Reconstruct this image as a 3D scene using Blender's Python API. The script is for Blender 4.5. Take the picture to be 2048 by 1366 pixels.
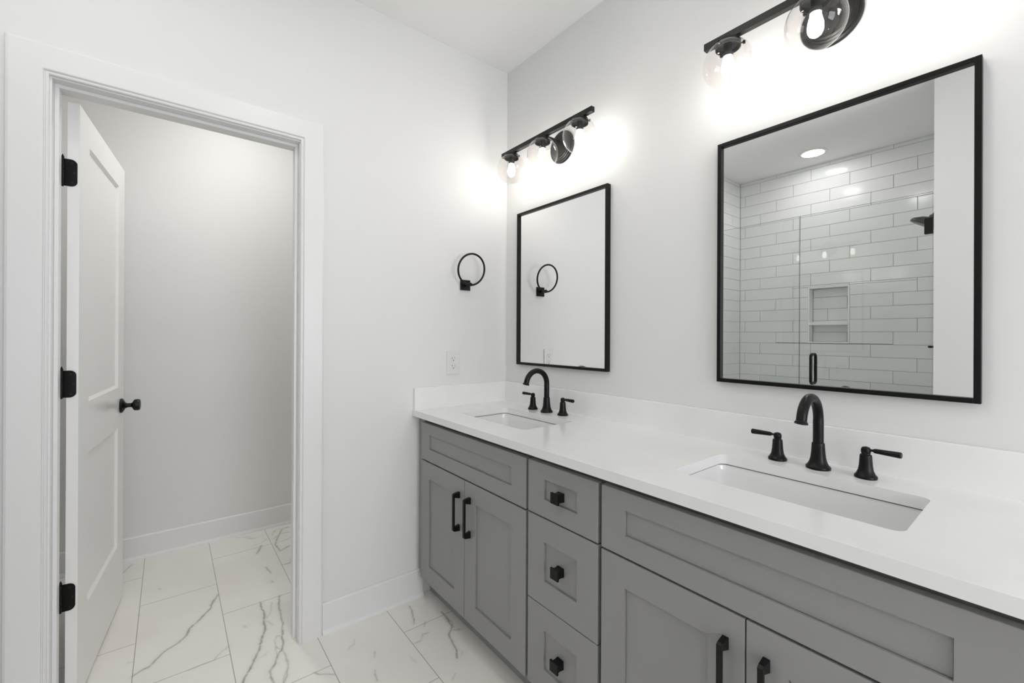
import bpy, bmesh, math, random
import numpy as np
from mathutils import Vector, Matrix
from math import sin, cos, pi, radians, hypot

for o in list(bpy.data.objects):
    bpy.data.objects.remove(o)
SC = bpy.context.scene
COL = SC.collection
random.seed(4)

# ------------------------------------------------------------------ camera
CP = Vector((1.9282, -1.4856, 1.2563))
FPX, YAW, PITCH, ROLL, SHIFT = 867.82, radians(38.3573), radians(0.0409), radians(0.2603), -12.2265
F = Vector((-cos(YAW), sin(YAW), 0)); R = Vector((sin(YAW), cos(YAW), 0)); U = Vector((0, 0, 1))
F2 = F*cos(PITCH) + U*sin(PITCH); U2 = U*cos(PITCH) - F*sin(PITCH)
R3 = R*cos(ROLL) + U2*sin(ROLL); U3 = U2*cos(ROLL) - R*sin(ROLL)
cd = bpy.data.cameras.new('camera')
cd.sensor_width = 36.0; cd.lens = FPX*36.0/2048.0
cd.shift_y = SHIFT/2048.0
cd.clip_start = 0.02; cd.clip_end = 100
cam = bpy.data.objects.new('camera', cd); COL.objects.link(cam)
M = Matrix.Identity(4)
for i in range(3):
    M[i][0] = R3[i]; M[i][1] = U3[i]; M[i][2] = -F2[i]; M[i][3] = CP[i]
cam.matrix_world = M
SC.camera = cam

# ------------------------------------------------------------------ world, light levels, exposure
SC.view_settings.view_transform = 'Standard'
SC.view_settings.look = 'None'
SC.view_settings.gamma = 1.0
SC.view_settings.use_curve_mapping = False
SC.view_settings.exposure = 0.06
W = bpy.data.worlds.new('world'); SC.world = W
W.use_nodes = True
W.node_tree.nodes['Background'].inputs[0].default_value = (0.80, 0.90, 1.0, 1)
W.node_tree.nodes['Background'].inputs[1].default_value = 1.0
SC.cycles.use_denoising = True
SC.cycles.max_bounces = 16
SC.cycles.diffuse_bounces = 8
SC.cycles.glossy_bounces = 6
SC.cycles.transparent_max_bounces = 16
SC.cycles.caustics_reflective = False
SC.cycles.caustics_refractive = False
SC.cycles.sample_clamp_indirect = 6.0

BULB = 50
CAN_ROOM = 78
CAN_FILL = 55.0  # strength of the added light that lifts the left side
CAN_STALL = 200.0
CAN_SHOWER = 48
DAY_FILL = 48  # strength of the soft fill from the added window

# ------------------------------------------------------------------ materials
def new_mat(name):
    m = bpy.data.materials.new(name); m.use_nodes = True
    nt = m.node_tree
    b = nt.nodes['Principled BSDF']
    return m, nt, b

def plain(name, col, rough=0.5, metal=0.0, spec=0.5, coat=0.0, bump=0.0, bscale=200.0, var=0.0):
    m, nt, b = new_mat(name)
    b.inputs['Base Color'].default_value = (*col, 1)
    b.inputs['Roughness'].default_value = rough
    b.inputs['Metallic'].default_value = metal
    b.inputs['Specular IOR Level'].default_value = spec
    b.inputs['Coat Weight'].default_value = coat
    b.inputs['Coat Roughness'].default_value = 0.08
    tc = nt.nodes.new('ShaderNodeTexCoord')
    if bump > 0:
        n = nt.nodes.new('ShaderNodeTexNoise'); n.inputs['Scale'].default_value = bscale
        n.inputs['Detail'].default_value = 4
        bp = nt.nodes.new('ShaderNodeBump'); bp.inputs['Strength'].default_value = bump
        bp.inputs['Distance'].default_value = 0.001
        nt.links.new(tc.outputs['Object'], n.inputs['Vector'])
        nt.links.new(n.outputs['Fac'], bp.inputs['Height'])
        nt.links.new(bp.outputs['Normal'], b.inputs['Normal'])
    if var > 0:
        n2 = nt.nodes.new('ShaderNodeTexNoise'); n2.inputs['Scale'].default_value = 3.0
        mx = nt.nodes.new('ShaderNodeMix'); mx.data_type = 'RGBA'
        mx.inputs[6].default_value = (*[c*(1-var) for c in col], 1)
        mx.inputs[7].default_value = (*[min(1, c*(1+var)) for c in col], 1)
        nt.links.new(tc.outputs['Object'], n2.inputs['Vector'])
        nt.links.new(n2.outputs['Fac'], mx.inputs[0])
        nt.links.new(mx.outputs[2], b.inputs['Base Color'])
    return m

def emit(name, col, strength):
    m = bpy.data.materials.new(name); m.use_nodes = True
    nt = m.node_tree; nt.nodes.clear()
    e = nt.nodes.new('ShaderNodeEmission'); e.inputs[0].default_value = (*col, 1); e.inputs[1].default_value = strength
    o = nt.nodes.new('ShaderNodeOutputMaterial'); nt.links.new(e.outputs[0], o.inputs[0])
    return m

def thin_glass(name, tint, refl=1.0, ior=1.5):
    m = bpy.data.materials.new(name); m.use_nodes = True
    nt = m.node_tree; nt.nodes.clear()
    t = nt.nodes.new('ShaderNodeBsdfTransparent'); t.inputs[0].default_value = (*tint, 1)
    g = nt.nodes.new('ShaderNodeBsdfGlossy'); g.inputs['Roughness'].default_value = 0.02
    g.inputs[0].default_value = (refl, refl, refl, 1)
    lw = nt.nodes.new('ShaderNodeLayerWeight'); lw.inputs['Blend'].default_value = 0.5
    pw = nt.nodes.new('ShaderNodeMath'); pw.operation = 'POWER'; pw.inputs[1].default_value = 4.5
    f0 = ((ior-1)/(ior+1))**2
    fr = nt.nodes.new('ShaderNodeMath'); fr.operation = 'MULTIPLY_ADD'; fr.inputs[1].default_value = 1-f0; fr.inputs[2].default_value = f0
    nt.links.new(lw.outputs['Facing'], pw.inputs[0]); nt.links.new(pw.outputs[0], fr.inputs[0])
    mx = nt.nodes.new('ShaderNodeMixShader'); o = nt.nodes.new('ShaderNodeOutputMaterial')
    nt.links.new(fr.outputs[0], mx.inputs[0]); nt.links.new(t.outputs[0], mx.inputs[1])
    nt.links.new(g.outputs[0], mx.inputs[2]); nt.links.new(mx.outputs[0], o.inputs[0])
    return m

MAT = {
 'wall': plain('wall_paint', (0.725, 0.725, 0.715), 0.6, spec=0.3, bump=0.12, bscale=260),
 'ceiling': plain('ceiling_paint', (0.84, 0.84, 0.83), 0.8, spec=0.2),
 'trim': plain('trim_paint', (0.75, 0.75, 0.75), 0.32, spec=0.5),
 'door': plain('door_paint', (0.82, 0.82, 0.81), 0.22, spec=0.5),
 'cabinet': plain('cabinet_grey_paint', (0.272, 0.270, 0.266), 0.38, spec=0.45),
 'cabinet_in': plain('cabinet_grey_recess', (0.272, 0.270, 0.266), 0.5, spec=0.3),
 'black': plain('matte_black_metal', (0.0045, 0.0045, 0.0042), 0.33, metal=0.0, spec=0.22, bump=0.05, bscale=900),
 'black_soft': plain('satin_black_metal', (0.013, 0.013, 0.012), 0.42, spec=0.3),
 'hole': plain('dark_slot', (0.02, 0.02, 0.02), 0.8, spec=0.1),
 'plastic': plain('white_plastic', (0.70, 0.70, 0.69), 0.35),
 'porcelain': plain('white_porcelain', (0.80, 0.80, 0.795), 0.12, spec=0.6, coat=0.5),
 'tile': plain('white_glazed_tile', (0.78, 0.79, 0.785), 0.10, spec=0.6, coat=0.3, bump=0.05, bscale=14),
 'grout': plain('grey_grout', (0.40, 0.41, 0.40), 0.9, spec=0.1),
 'niche_trim': plain('white_niche_trim', (0.83, 0.83, 0.83), 0.3),
 'chrome': plain('drain_chrome', (0.55, 0.55, 0.55), 0.2, metal=1.0),
 'gap': plain('sink_gap_shade', (0.10, 0.10, 0.10), 0.8, spec=0.1),  # dark tone stands in for shade in the rim gap
}
m, nt, b = new_mat('mirror_silver')
b.inputs['Base Color'].default_value = (0.915, 0.92, 0.915, 1); b.inputs['Metallic'].default_value = 1.0
b.inputs['Roughness'].default_value = 0.0
MAT['mirror'] = m
MAT['globe'] = thin_glass('clear_globe_glass', (0.945, 0.932, 0.922), 1.0, 1.45)
MAT['shower_glass'] = thin_glass('shower_glass', (0.966, 0.978, 0.973), 0.9, 1.45)
MAT['glass_edge'] = plain('glass_edge', (0.12, 0.15, 0.14), 0.2)
MAT['bulb'] = emit('lit_bulb', (1.0, 0.972, 0.93), BULB)
MAT['can_room'] = emit('lit_lens_room', (1.0, 0.985, 0.96), CAN_ROOM)
MAT['can_fill'] = emit('lit_lens_fill', (1.0, 0.985, 0.96), CAN_FILL)
MAT['can_stall'] = emit('lit_lens_stall', (1.0, 0.985, 0.96), CAN_STALL)
MAT['can_shower'] = emit('lit_lens_shower', (1.0, 0.99, 0.98), CAN_SHOWER)

# quartz worktop: nearly white with the faintest cloud
m, nt, b = new_mat('white_quartz')
tc = nt.nodes.new('ShaderNodeTexCoord'); n1 = nt.nodes.new('ShaderNodeTexNoise')
n1.inputs['Scale'].default_value = 6; n1.inputs['Detail'].default_value = 6
cr = nt.nodes.new('ShaderNodeValToRGB')
cr.color_ramp.elements[0].position = 0.3; cr.color_ramp.elements[0].color = (0.785, 0.785, 0.777, 1)
cr.color_ramp.elements[1].position = 0.7; cr.color_ramp.elements[1].color = (0.825, 0.825, 0.82, 1)
nt.links.new(tc.outputs['Object'], n1.inputs['Vector']); nt.links.new(n1.outputs['Fac'], cr.inputs[0])
nt.links.new(cr.outputs[0], b.inputs['Base Color'])
b.inputs['Roughness'].default_value = 0.16; b.inputs['Specular IOR Level'].default_value = 0.5
MAT['quartz'] = m

# porcelain floor: running-bond grid, cloudy cream body, grey veins carried by a surface attribute
def floor_material(with_veins):
    m, nt, b = new_mat('marble_look_floor' + ('' if with_veins else '_plain'))
    L = nt.links
    geo = nt.nodes.new('ShaderNodeNewGeometry')
    mp = nt.nodes.new('ShaderNodeVectorMath'); mp.operation = 'ADD'
    # brick joints: rows along Y (pitch .2945), joints along X (pitch .609), half bond
    mp.inputs[1].default_value = (0.703 + 0.3045 + 0.609*20, 1.585 + 0.2945*20, 0)
    L.new(geo.outputs['Position'], mp.inputs[0])
    br = nt.nodes.new('ShaderNodeTexBrick')
    br.offset = 0.5; br.offset_frequency = 2; br.squash = 1.0
    br.inputs['Scale'].default_value = 1.0
    br.inputs['Mortar Size'].default_value = 0.0014
    br.inputs['Mortar Smooth'].default_value = 0.2
    br.inputs['Brick Width'].default_value = 0.609
    br.inputs['Row Height'].default_value = 0.2945
    br.inputs['Color1'].default_value = (0.0, 0, 0, 1); br.inputs['Color2'].default_value = (1, 1, 1, 1)
    L.new(mp.outputs[0], br.inputs['Vector'])
    ns = nt.nodes.new('ShaderNodeTexNoise'); ns.inputs['Scale'].default_value = 2.6; ns.inputs['Detail'].default_value = 8
    ns.inputs['Distortion'].default_value = 0.6
    L.new(geo.outputs['Position'], ns.inputs['Vector'])
    cr = nt.nodes.new('ShaderNodeValToRGB')
    cr.color_ramp.elements[0].position = 0.32; cr.color_ramp.elements[0].color = (0.80, 0.775, 0.73, 1)
    cr.color_ramp.elements[1].position = 0.68; cr.color_ramp.elements[1].color = (0.87, 0.85, 0.81, 1)
    L.new(ns.outputs['Fac'], cr.inputs[0])
    col = cr.outputs[0]
    if with_veins:
        at = nt.nodes.new('ShaderNodeAttribute'); at.attribute_name = 'vein'; at.attribute_type = 'GEOMETRY'
        nb = nt.nodes.new('ShaderNodeTexNoise'); nb.inputs['Scale'].default_value = 60; nb.inputs['Detail'].default_value = 3
        L.new(geo.outputs['Position'], nb.inputs['Vector'])
        mr = nt.nodes.new('ShaderNodeMapRange'); mr.inputs[1].default_value = 0.3; mr.inputs[2].default_value = 0.7
        mr.inputs[3].default_value = 0.75; mr.inputs[4].default_value = 1.15
        L.new(nb.outputs['Fac'], mr.inputs[0])
        mu = nt.nodes.new('ShaderNodeMath'); mu.operation = 'MULTIPLY'; mu.use_clamp = True
        L.new(at.outputs['Fac'], mu.inputs[0]); L.new(mr.outputs[0], mu.inputs[1])
        mv = nt.nodes.new('ShaderNodeMix'); mv.data_type = 'RGBA'
        L.new(mu.outputs[0], mv.inputs[0]); L.new(col, mv.inputs[6]); mv.inputs[7].default_value = (0.20, 0.19, 0.175, 1)
        col = mv.outputs[2]
    mg = nt.nodes.new('ShaderNodeMix'); mg.data_type = 'RGBA'
    L.new(br.outputs['Fac'], mg.inputs[0]); L.new(col, mg.inputs[6]); mg.inputs[7].default_value = (0.34, 0.325, 0.30, 1)
    L.new(mg.outputs[2], b.inputs['Base Color'])
    b.inputs['Roughness'].default_value = 0.30; b.inputs['Specular IOR Level'].default_value = 0.45
    bp = nt.nodes.new('ShaderNodeBump'); bp.inputs['Strength'].default_value = 0.4; bp.inputs['Distance'].default_value = 0.001
    bp.invert = True
    L.new(br.outputs['Fac'], bp.inputs['Height']); L.new(bp.outputs['Normal'], b.inputs['Normal'])
    return m
MAT['floor'] = floor_material(True)

# ------------------------------------------------------------------ mesh helpers
def box(bm, x0, x1, y0, y1, z0, z1, mi=0):
    v = [bm.verts.new((x, y, z)) for z in (z0, z1) for y in (y0, y1) for x in (x0, x1)]
    for q in ((0, 2, 3, 1), (4, 5, 7, 6), (0, 1, 5, 4), (2, 6, 7, 3), (0, 4, 6, 2), (1, 3, 7, 5)):
        f = bm.faces.new([v[i] for i in q]); f.material_index = mi
    return v

def lathe(bm, prof, segs=40, mat=None, cap=True, smooth=True):
    rings = []
    for r, z in prof:
        ring = []
        for k in range(segs):
            a = 2*pi*k/segs
            p = Vector((r*cos(a), r*sin(a), z))
            if mat: p = mat @ p
            ring.append(bm.verts.new(p))
        rings.append(ring)
    for a, b in zip(rings[:-1], rings[1:]):
        for k in range(segs):
            f = bm.faces.new((a[k], a[(k+1) % segs], b[(k+1) % segs], b[k])); f.smooth = smooth
    if cap:
        bm.faces.new(list(reversed(rings[0]))); bm.faces.new(rings[-1])

def tube(bm, pts, rads, segs=24, cap=True, closed=False):
    pts = [Vector(p) for p in pts]
    n = len(pts)
    if not hasattr(rads, '__len__'): rads = [rads]*n
    tans = []
    for i in range(n):
        if closed: t = pts[(i+1) % n] - pts[i-1]
        else: t = pts[min(i+1, n-1)] - pts[max(i-1, 0)]
        tans.append(t.normalized())
    up = Vector((0, 0, 1)) if abs(tans[0].z) < .9 else Vector((1, 0, 0))
    nrm = (up - tans[0]*up.dot(tans[0])).normalized()
    rings = []
    for i in range(n):
        nrm = (nrm - tans[i]*nrm.dot(tans[i])).normalized()
        bn = tans[i].cross(nrm)
        rings.append([bm.verts.new(pts[i] + (nrm*cos(2*pi*k/segs) + bn*sin(2*pi*k/segs))*rads[i]) for k in range(segs)])
    prs = list(zip(rings[:-1], rings[1:]))
    if closed: prs.append((rings[-1], rings[0]))
    for a, b in prs:
        for k in range(segs):
            f = bm.faces.new((a[k], a[(k+1) % segs], b[(k+1) % segs], b[k])); f.smooth = True
    if cap and not closed:
        bm.faces.new(list(reversed(rings[0]))); bm.faces.new(rings[-1])

def prism(bm, poly, axis, a0, a1, mi=0):
    """poly: list of 2D points; extruded along axis (0,1,2) from a0 to a1"""
    def mk(p, a):
        q = [0, 0, 0]; rest = [i for i in range(3) if i != axis]
        q[axis] = a; q[rest[0]] = p[0]; q[rest[1]] = p[1]
        return bm.verts.new(q)
    A = [mk(p, a0) for p in poly]; B = [mk(p, a1) for p in poly]
    n = len(poly)
    f = bm.faces.new(A); f.material_index = mi; f = bm.faces.new(list(reversed(B))); f.material_index = mi
    for i in range(n):
        f = bm.faces.new((A[i], B[i], B[(i+1) % n], A[(i+1) % n])); f.material_index = mi

def obj(name, bm, mats, parent=None, loc=None, bevel=0.0, segs=2, recalc=True):
    if recalc: bmesh.ops.recalc_face_normals(bm, faces=bm.faces[:])
    bm.normal_update()
    for e in bm.edges:
        if len(e.link_faces) == 2 and e.calc_face_angle(0) > 0.56: e.smooth = False
    me = bpy.data.meshes.new(name); bm.to_mesh(me); bm.free()
    if not isinstance(mats, (list, tuple)): mats = [mats]
    for mm in mats: me.materials.append(MAT[mm])
    o = bpy.data.objects.new(name, me); COL.objects.link(o)
    if parent is not None: o.parent = parent
    if loc is not None: o.location = loc
    if bevel > 0:
        md = o.modifiers.new('bevel', 'BEVEL'); md.width = bevel; md.segments = segs
        md.limit_method = 'ANGLE'; md.angle_limit = radians(40); md.harden_normals = False
    return o

def struct(name, bm, mats, parent=None, **k):
    o = obj(name, bm, mats, parent, **k)
    if parent is None: o['kind'] = 'structure'
    return o

def thing(name, label, cat, loc=(0, 0, 0), group=None, rotz=0.0):
    o = bpy.data.objects.new(name, None); COL.objects.link(o)
    o.empty_display_size = 0.05
    o.location = loc; o.rotation_euler = (0, 0, rotz)
    o['label'] = label; o['category'] = cat
    if group: o['group'] = group
    return o

def tag(o, label, cat, group=None):
    o['label'] = label; o['category'] = cat
    if group: o['group'] = group
    return o

def copy_tree(o, parent=None):
    c = o.copy(); COL.objects.link(c)
    c.parent = parent
    for ch in [x for x in bpy.data.objects if x.parent == o]:
        copy_tree(ch, c)
    return c

NB = bmesh.new

# ------------------------------------------------------------------ dimensions
H = 2.725
XD0, XD1 = -0.115, 0.0               # door wall
YO0, YO1 = -1.770, -1.068            # clear opening between the jambs
ZO = 2.044                           # underside of head jamb
XB = -1.2747                         # far wall of the toilet room
YG = -1.95                           # shower glass line
YF = -1.90                           # room-side face of the wall beside the shower
YT = -2.863                          # tiled back wall of the shower
XW = 1.487                           # shower end of that wall
XR = 4.40                            # far right wall
YS = -2.12                           # toilet room left wall

# ------------------------------------------------------------------ structure
bm = NB()
box(bm, XD0, XD1, YO1+0.020, 0.0, 0, H)
box(bm, XD0, XD1, -2.98, YO0-0.020, 0, H)
box(bm, XD0, XD1, YO0-0.020, YO1+0.020, ZO+0.020, H)
struct('wall_left', bm, 'wall')
bm = NB(); box(bm, XB-0.1, XR+0.1, 0.0, 0.12, 0, H); struct('wall_back', bm, 'wall')
bm = NB(); box(bm, XB-0.1, XB, YS-0.1, 0.0, 0, H); struct('wall_stall_back', bm, 'wall')
bm = NB(); box(bm, XB, XD0, YS-0.1, YS, 0, H); struct('wall_stall_left', bm, 'wall')
# wall beside the shower and beyond, with the shower's return
bm = NB()
box(bm, XW, XR+0.1, YF-0.115, YF, 0, H)
box(bm, XW+0.009, XW+0.115, YT-0.12, YF-0.115, 0, H)
bm.faces.ensure_lookup_table()
struct('wall_front', bm, 'wall')
# right wall with an unseen window opening, added and enlarged for even light
wy0, wy1, wz0, wz1 = -1.70, -0.25, 0.60, 2.25
bm = NB()
box(bm, XR, XR+0.1, YF, wy0, 0, H); box(bm, XR, XR+0.1, wy1, 0.0, 0, H)
box(bm, XR, XR+0.1, wy0, wy1, 0, wz0); box(bm, XR, XR+0.1, wy0, wy1, wz1, H)
struct('wall_right', bm, 'wall')
bm = NB()
fw = 0.05
box(bm, XR+0.02, XR+0.07, wy0, wy0+fw, wz0, wz1); box(bm, XR+0.02, XR+0.07, wy1-fw, wy1, wz0, wz1)
box(bm, XR+0.02, XR+0.07, wy0+fw, wy1-fw, wz0, wz0+fw); box(bm, XR+0.02, XR+0.07, wy0+fw, wy1-fw, wz1-fw, wz1)
box(bm, XR+0.025, XR+0.065, wy0+fw, wy1-fw, 1.50, 1.535)
struct('added_window_1', bm, 'trim', bevel=0.002)  # frame of the added, unseen window
bm = NB(); box(bm, XB-0.1, XR+0.1, YT-0.12, 0.12, H, H+0.1); struct('ceiling', bm, 'ceiling')

# ---- floor
P_ = None
def unproj_floor(u, v):
    r = F2 + R3*((u-1024)/FPX) - U3*((v-683-SHIFT)/FPX)
    t = -CP.z/r.z
    q = CP + r*t
    return (q.x, q.y)
def Z3(pts): return [unproj_floor(x*0.3418, 900+y*0.3418) for x, y in pts]
def Z4(pts): return [unproj_floor(560+x*0.14648, 1166+y*0.14648) for x, y in pts]
def Z5(pts): return [unproj_floor(800+x*0.1953, 1100+y*0.1953) for x, y in pts]
# traced stone veins: (polyline on the floor, half width m, strength)
VEINS = [
 (Z3([(1275,845),(1258,872),(1240,898),(1237,920),(1200,958),(1160,1000),(1105,1048),(1092,1085),(1040,1130),(960,1180),(905,1235),(870,1270),(815,1298),(775,1325)]), .0042, .80),
 (Z3([(1275,845),(1250,890),(1235,915),(1228,905)]), .0035, .6),
 (Z3([(1110,1040),(1098,1060),(1080,1092),(1052,1128)]), .004, .5),
 (Z3([(1335,1150),(1300,1180),(1270,1205),(1250,1230),(1180,1258),(1100,1290)]), .0032, .45),
 (Z3([(1522,890),(1530,920),(1546,960),(1543,1000),(1553,1050),(1532,1100),(1520,1160),(1500,1200),(1470,1270),(1430,1335),(1420,1363)]), .0045, .78),
 (Z3([(1545,955),(1560,985),(1580,960),(1592,890)]), .003, .35),
 (Z3([(1548,1000),(1575,1005),(1600,1025)]), .003, .35),
 (Z3([(1545,1040),(1540,1080),(1522,1110)]), .0055, .35),
 (Z3([(1635,852),(1630,900),(1640,950),(1655,1020),(1650,1090),(1657,1130),(1650,1165),(1625,1200),(1610,1250),(1580,1290),(1590,1340),(1605,1366)]), .0042, .65),
 (Z3([(1610,1110),(1620,1090),(1650,1085)]), .003, .4),
 (Z3([(1615,1150),(1640,1165),(1650,1165),(1675,1210),(1686,1260),(1680,1320),(1658,1366)]), .0035, .5),
 (Z3([(1625,1215),(1612,1160),(1608,1110)]), .003, .35),
 (Z3([(1500,1235),(1540,1205),(1570,1180)]), .0025, .25),
 (Z3([(1530,558),(1518,580),(1503,606)]), .006, .6),
 (Z3([(1375,515),(1420,511),(1470,520),(1502,514)]), .0035, .35),
 (Z3([(1440,505),(1480,515)]), .003, .3),
 (Z3([(1555,685),(1572,705),(1585,722)]), .005, .5),
 (Z3([(1590,765),(1597,775)]), .004, .5),
 (Z3([(1480,560),(1530,545),(1560,520)]), .003, .3),
 (Z3([(1694,450),(1650,462),(1622,520),(1610,552),(1640,590),(1694,560)]), .0055, .6),
 (Z3([(1600,520),(1640,490),(1700,478)]), .004, .5),
 (Z3([(1630,540),(1660,530),(1700,510)]), .004, .4),
 (Z3([(1652,672),(1700,660),(1706,628)]), .0045, .55),
 (Z3([(1590,500),(1610,470),(1640,460)]), .004, .4),
 (Z3([(775,668),(750,690),(722,718)]), .004, .5),
 (Z3([(930,812),(940,816)]), .005, .25),
 (Z3([(1428,1030),(1434,1036)]), .005, .35),
 (Z3([(810,965),(818,970)]), .004, .3),
 (Z3([(745,1245),(775,1240)]), .003, .3),
 (Z4([(1770,318),(1800,372),(1815,440),(1832,562)]), .0038, .62),
 (Z4([(1982,530),(1975,560),(1970,592)]), .0035, .4),
 (Z4([(2030,672),(2000,690),(1950,702),(1942,750),(1915,792),(1830,830)]), .0032, .42),
 (Z4([(1015,765),(1012,835),(960,868),(935,912)]), .003, .3),
 (Z4([(1297,935),(1290,970),(1285,1010)]), .0032, .38),
 (Z4([(1297,1188),(1293,1240),(1318,1290),(1328,1340)]), .0038, .5),
 (Z4([(470,1222),(520,1248),(620,1243),(742,1251)]), .0036, .55),
 (Z4([(110,1040),(118,1120),(95,1190),(60,1260),(42,1363)]), .0032, .4),
 (Z5([(425,632),(470,680),(500,730),(530,780),(517,828),(500,860),(512,900),(540,950),(575,1012),(582,1060),(585,1105)]), .0046, .75),
 (Z5([(460,660),(500,700),(530,740),(548,795)]), .004, .45),
 (Z5([(520,822),(560,816),(612,812)]), .0045, .45),
 (Z5([(258,735),(246,775)]), .0035, .4),
 (Z5([(565,1265),(550,1300),(538,1328)]), .0035, .35),
 (Z5([(95,1080),(130,1120),(160,1150)]), .004, .2),
 (Z5([(640,1040),(630,1080)]), .0035, .25),
 # veins outside the traced view
 ([(0.9,-1.2),(1.05,-1.32),(1.2,-1.36),(1.38,-1.52),(1.5,-1.55)], .004, .7),
 ([(0.75,-0.8),(0.9,-0.78),(1.1,-0.9),(1.25,-0.88)], .004, .6),
]
def jitter(pl, seg=0.012, amp=0.0022):
    rnd = random.Random(len(pl)*7 + int(abs(pl[0][0])*1000))
    out = [pl[0]]
    for a, b in zip(pl[:-1], pl[1:]):
        L = hypot(b[0]-a[0], b[1]-a[1]); k = max(1, int(L/seg))
        for i in range(1, k+1):
            t = i/k; j = amp if i < k else amp*0.4
            out.append((a[0]+(b[0]-a[0])*t + rnd.uniform(-j, j), a[1]+(b[1]-a[1])*t + rnd.uniform(-j, j)))
    return out
gx0, gx1, gy0, gy1, gs = XB, 1.60, -1.90, -0.44, 0.0035
nx = int((gx1-gx0)/gs)+1; ny = int((gy1-gy0)/gs)+1
xs = np.linspace(gx0, gx1, nx); ys = np.linspace(gy0, gy1, ny)
fld = np.zeros((ny, nx))
for pl, w, s in VEINS:
    pl = jitter(pl)
    n_ = len(pl)-1
    for i, (a, b2) in enumerate(zip(pl[:-1], pl[1:])):
        ww = w*(0.75+0.5*random.random()); ss = s*(0.75+0.35*random.random())
        pad = ww*3
        ix0 = max(0, int((min(a[0], b2[0])-pad-gx0)/gs)); ix1 = min(nx, int((max(a[0], b2[0])+pad-gx0)/gs)+2)
        iy0 = max(0, int((min(a[1], b2[1])-pad-gy0)/gs)); iy1 = min(ny, int((max(a[1], b2[1])+pad-gy0)/gs)+2)
        if ix0 >= ix1 or iy0 >= iy1: continue
        X, Y = np.meshgrid(xs[ix0:ix1], ys[iy0:iy1])
        dx, dy = b2[0]-a[0], b2[1]-a[1]; l2 = dx*dx+dy*dy+1e-12
        t = np.clip(((X-a[0])*dx+(Y-a[1])*dy)/l2, 0, 1)
        d = np.hypot(X-a[0]-t*dx, Y-a[1]-t*dy)
        val = ss*np.exp(-(d/(ww*0.75))**2) + 0.12*ss*np.exp(-(d/(ww*3))**2)
        fld[iy0:iy1, ix0:ix1] = np.maximum(fld[iy0:iy1, ix0:ix1], val)
XX, YY = np.meshgrid(xs, ys)
co = np.stack([XX.ravel(), YY.ravel(), np.zeros(nx*ny)], 1)
idx = np.arange(nx*ny).reshape(ny, nx)
quads = np.stack([idx[:-1, :-1].ravel(), idx[:-1, 1:].ravel(), idx[1:, 1:].ravel(), idx[1:, :-1].ravel()], 1)
# surrounding plain quads and the slab underneath
ext = [(XB-0.1, XB, YT, 0.12), (gx1, XR+0.1, YT, 0.12), (XB, gx1, YT, gy0), (XB, gx1, gy1, 0.12)]
base = len(co); ev = []; eq = []
for (a0, a1, b0, b1) in ext:
    k = base+len(ev)
    ev += [(a0, b0, 0), (a1, b0, 0), (a1, b1, 0), (a0, b1, 0)]; eq.append((k, k+1, k+2, k+3))
k = base+len(ev)
a0, a1, b0, b1 = XB-0.1, XR+0.1, YT, 0.12
ev += [(a0, b0, 0), (a1, b0, 0), (a1, b1, 0), (a0, b1, 0), (a0, b0, -.05), (a1, b0, -.05), (a1, b1, -.05), (a0, b1, -.05)]
eq += [(k+7, k+6, k+5, k+4), (k, k+4, k+5, k+1), (k+1, k+5, k+6, k+2), (k+2, k+6, k+7, k+3), (k+3, k+7, k+4, k)]
co = np.vstack([co, np.array(ev)]); quads = np.vstack([quads, np.array(eq)])
me = bpy.data.meshes.new('floor')
me.vertices.add(len(co)); me.vertices.foreach_set('co', co.astype(np.float32).ravel())
me.loops.add(len(quads)*4); me.loops.foreach_set('vertex_index', quads.astype(np.int32).ravel())
me.polygons.add(len(quads))
me.polygons.foreach_set('loop_start', (np.arange(len(quads))*4).astype(np.int32))
me.update(calc_edges=True); me.validate()
at = me.attributes.new('vein', 'FLOAT', 'POINT')
at.data.foreach_set('value', np.concatenate([fld.ravel(), np.zeros(len(ev))]).astype(np.float32))
me.materials.append(MAT['floor'])
fo = bpy.data.objects.new('floor', me); COL.objects.link(fo); fo['kind'] = 'structure'

# ---- toilet-room door opening: jambs, stop, casing
bm = NB()
for y0, y1 in ((YO0-0.020, YO0), (YO1, YO1+0.020)):
    box(bm, XD0, XD1, y0, y1, 0, ZO)
box(bm, XD0, XD1, YO0-0.020, YO1+0.020, ZO, ZO+0.020)
struct('trim_1', bm, 'trim', bevel=0.001)
bm = NB()
box(bm, -0.075, -0.035, YO0, YO0+0.011, 0, ZO-0.011); box(bm, -0.075, -0.035, YO1-0.011, YO1, 0, ZO-0.011)
box(bm, -0.075, -0.035, YO0, YO1, ZO-0.011, ZO)
struct('trim_2', bm, 'trim', bevel=0.0015)
# casing: one profile swept up, across and down
cp = [(0.0, 0.0), (0.0, 0.011), (0.003, 0.0135), (0.006, 0.0135), (0.0075, 0.0105), (0.010, 0.0105), (0.0115, 0.016),
      (0.014, 0.0175), (0.082, 0.0175), (0.088, 0.015), (0.0895, 0.012), (0.0895, 0.0)]
yi0, yi1, zi = YO0-0.005, YO1+0.002, ZO+0.004
def casing(xface, sgn, name):
    bm = NB()
    rows = []
    for (o_, d) in cp:
        x = xface + sgn*d
        rows.append([bm.verts.new((x, yi0-o_, 0)), bm.verts.new((x, yi0-o_, zi+o_)),
                     bm.verts.new((x, yi1+o_, zi+o_)), bm.verts.new((x, yi1+o_, 0))])
    for a, b in zip(rows[:-1], rows[1:]):
        for k in range(3):
            bm.faces.new((a[k], a[k+1], b[k+1], b[k]))
    for k in range(3):
        bm.faces.new((rows[-1][k], rows[-1][k+1], rows[0][k+1], rows[0][k]))
    bm.faces.new([r[0] for r in rows]); bm.faces.new([r[3] for r in rows])
    return struct(name, bm, 'trim')
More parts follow.
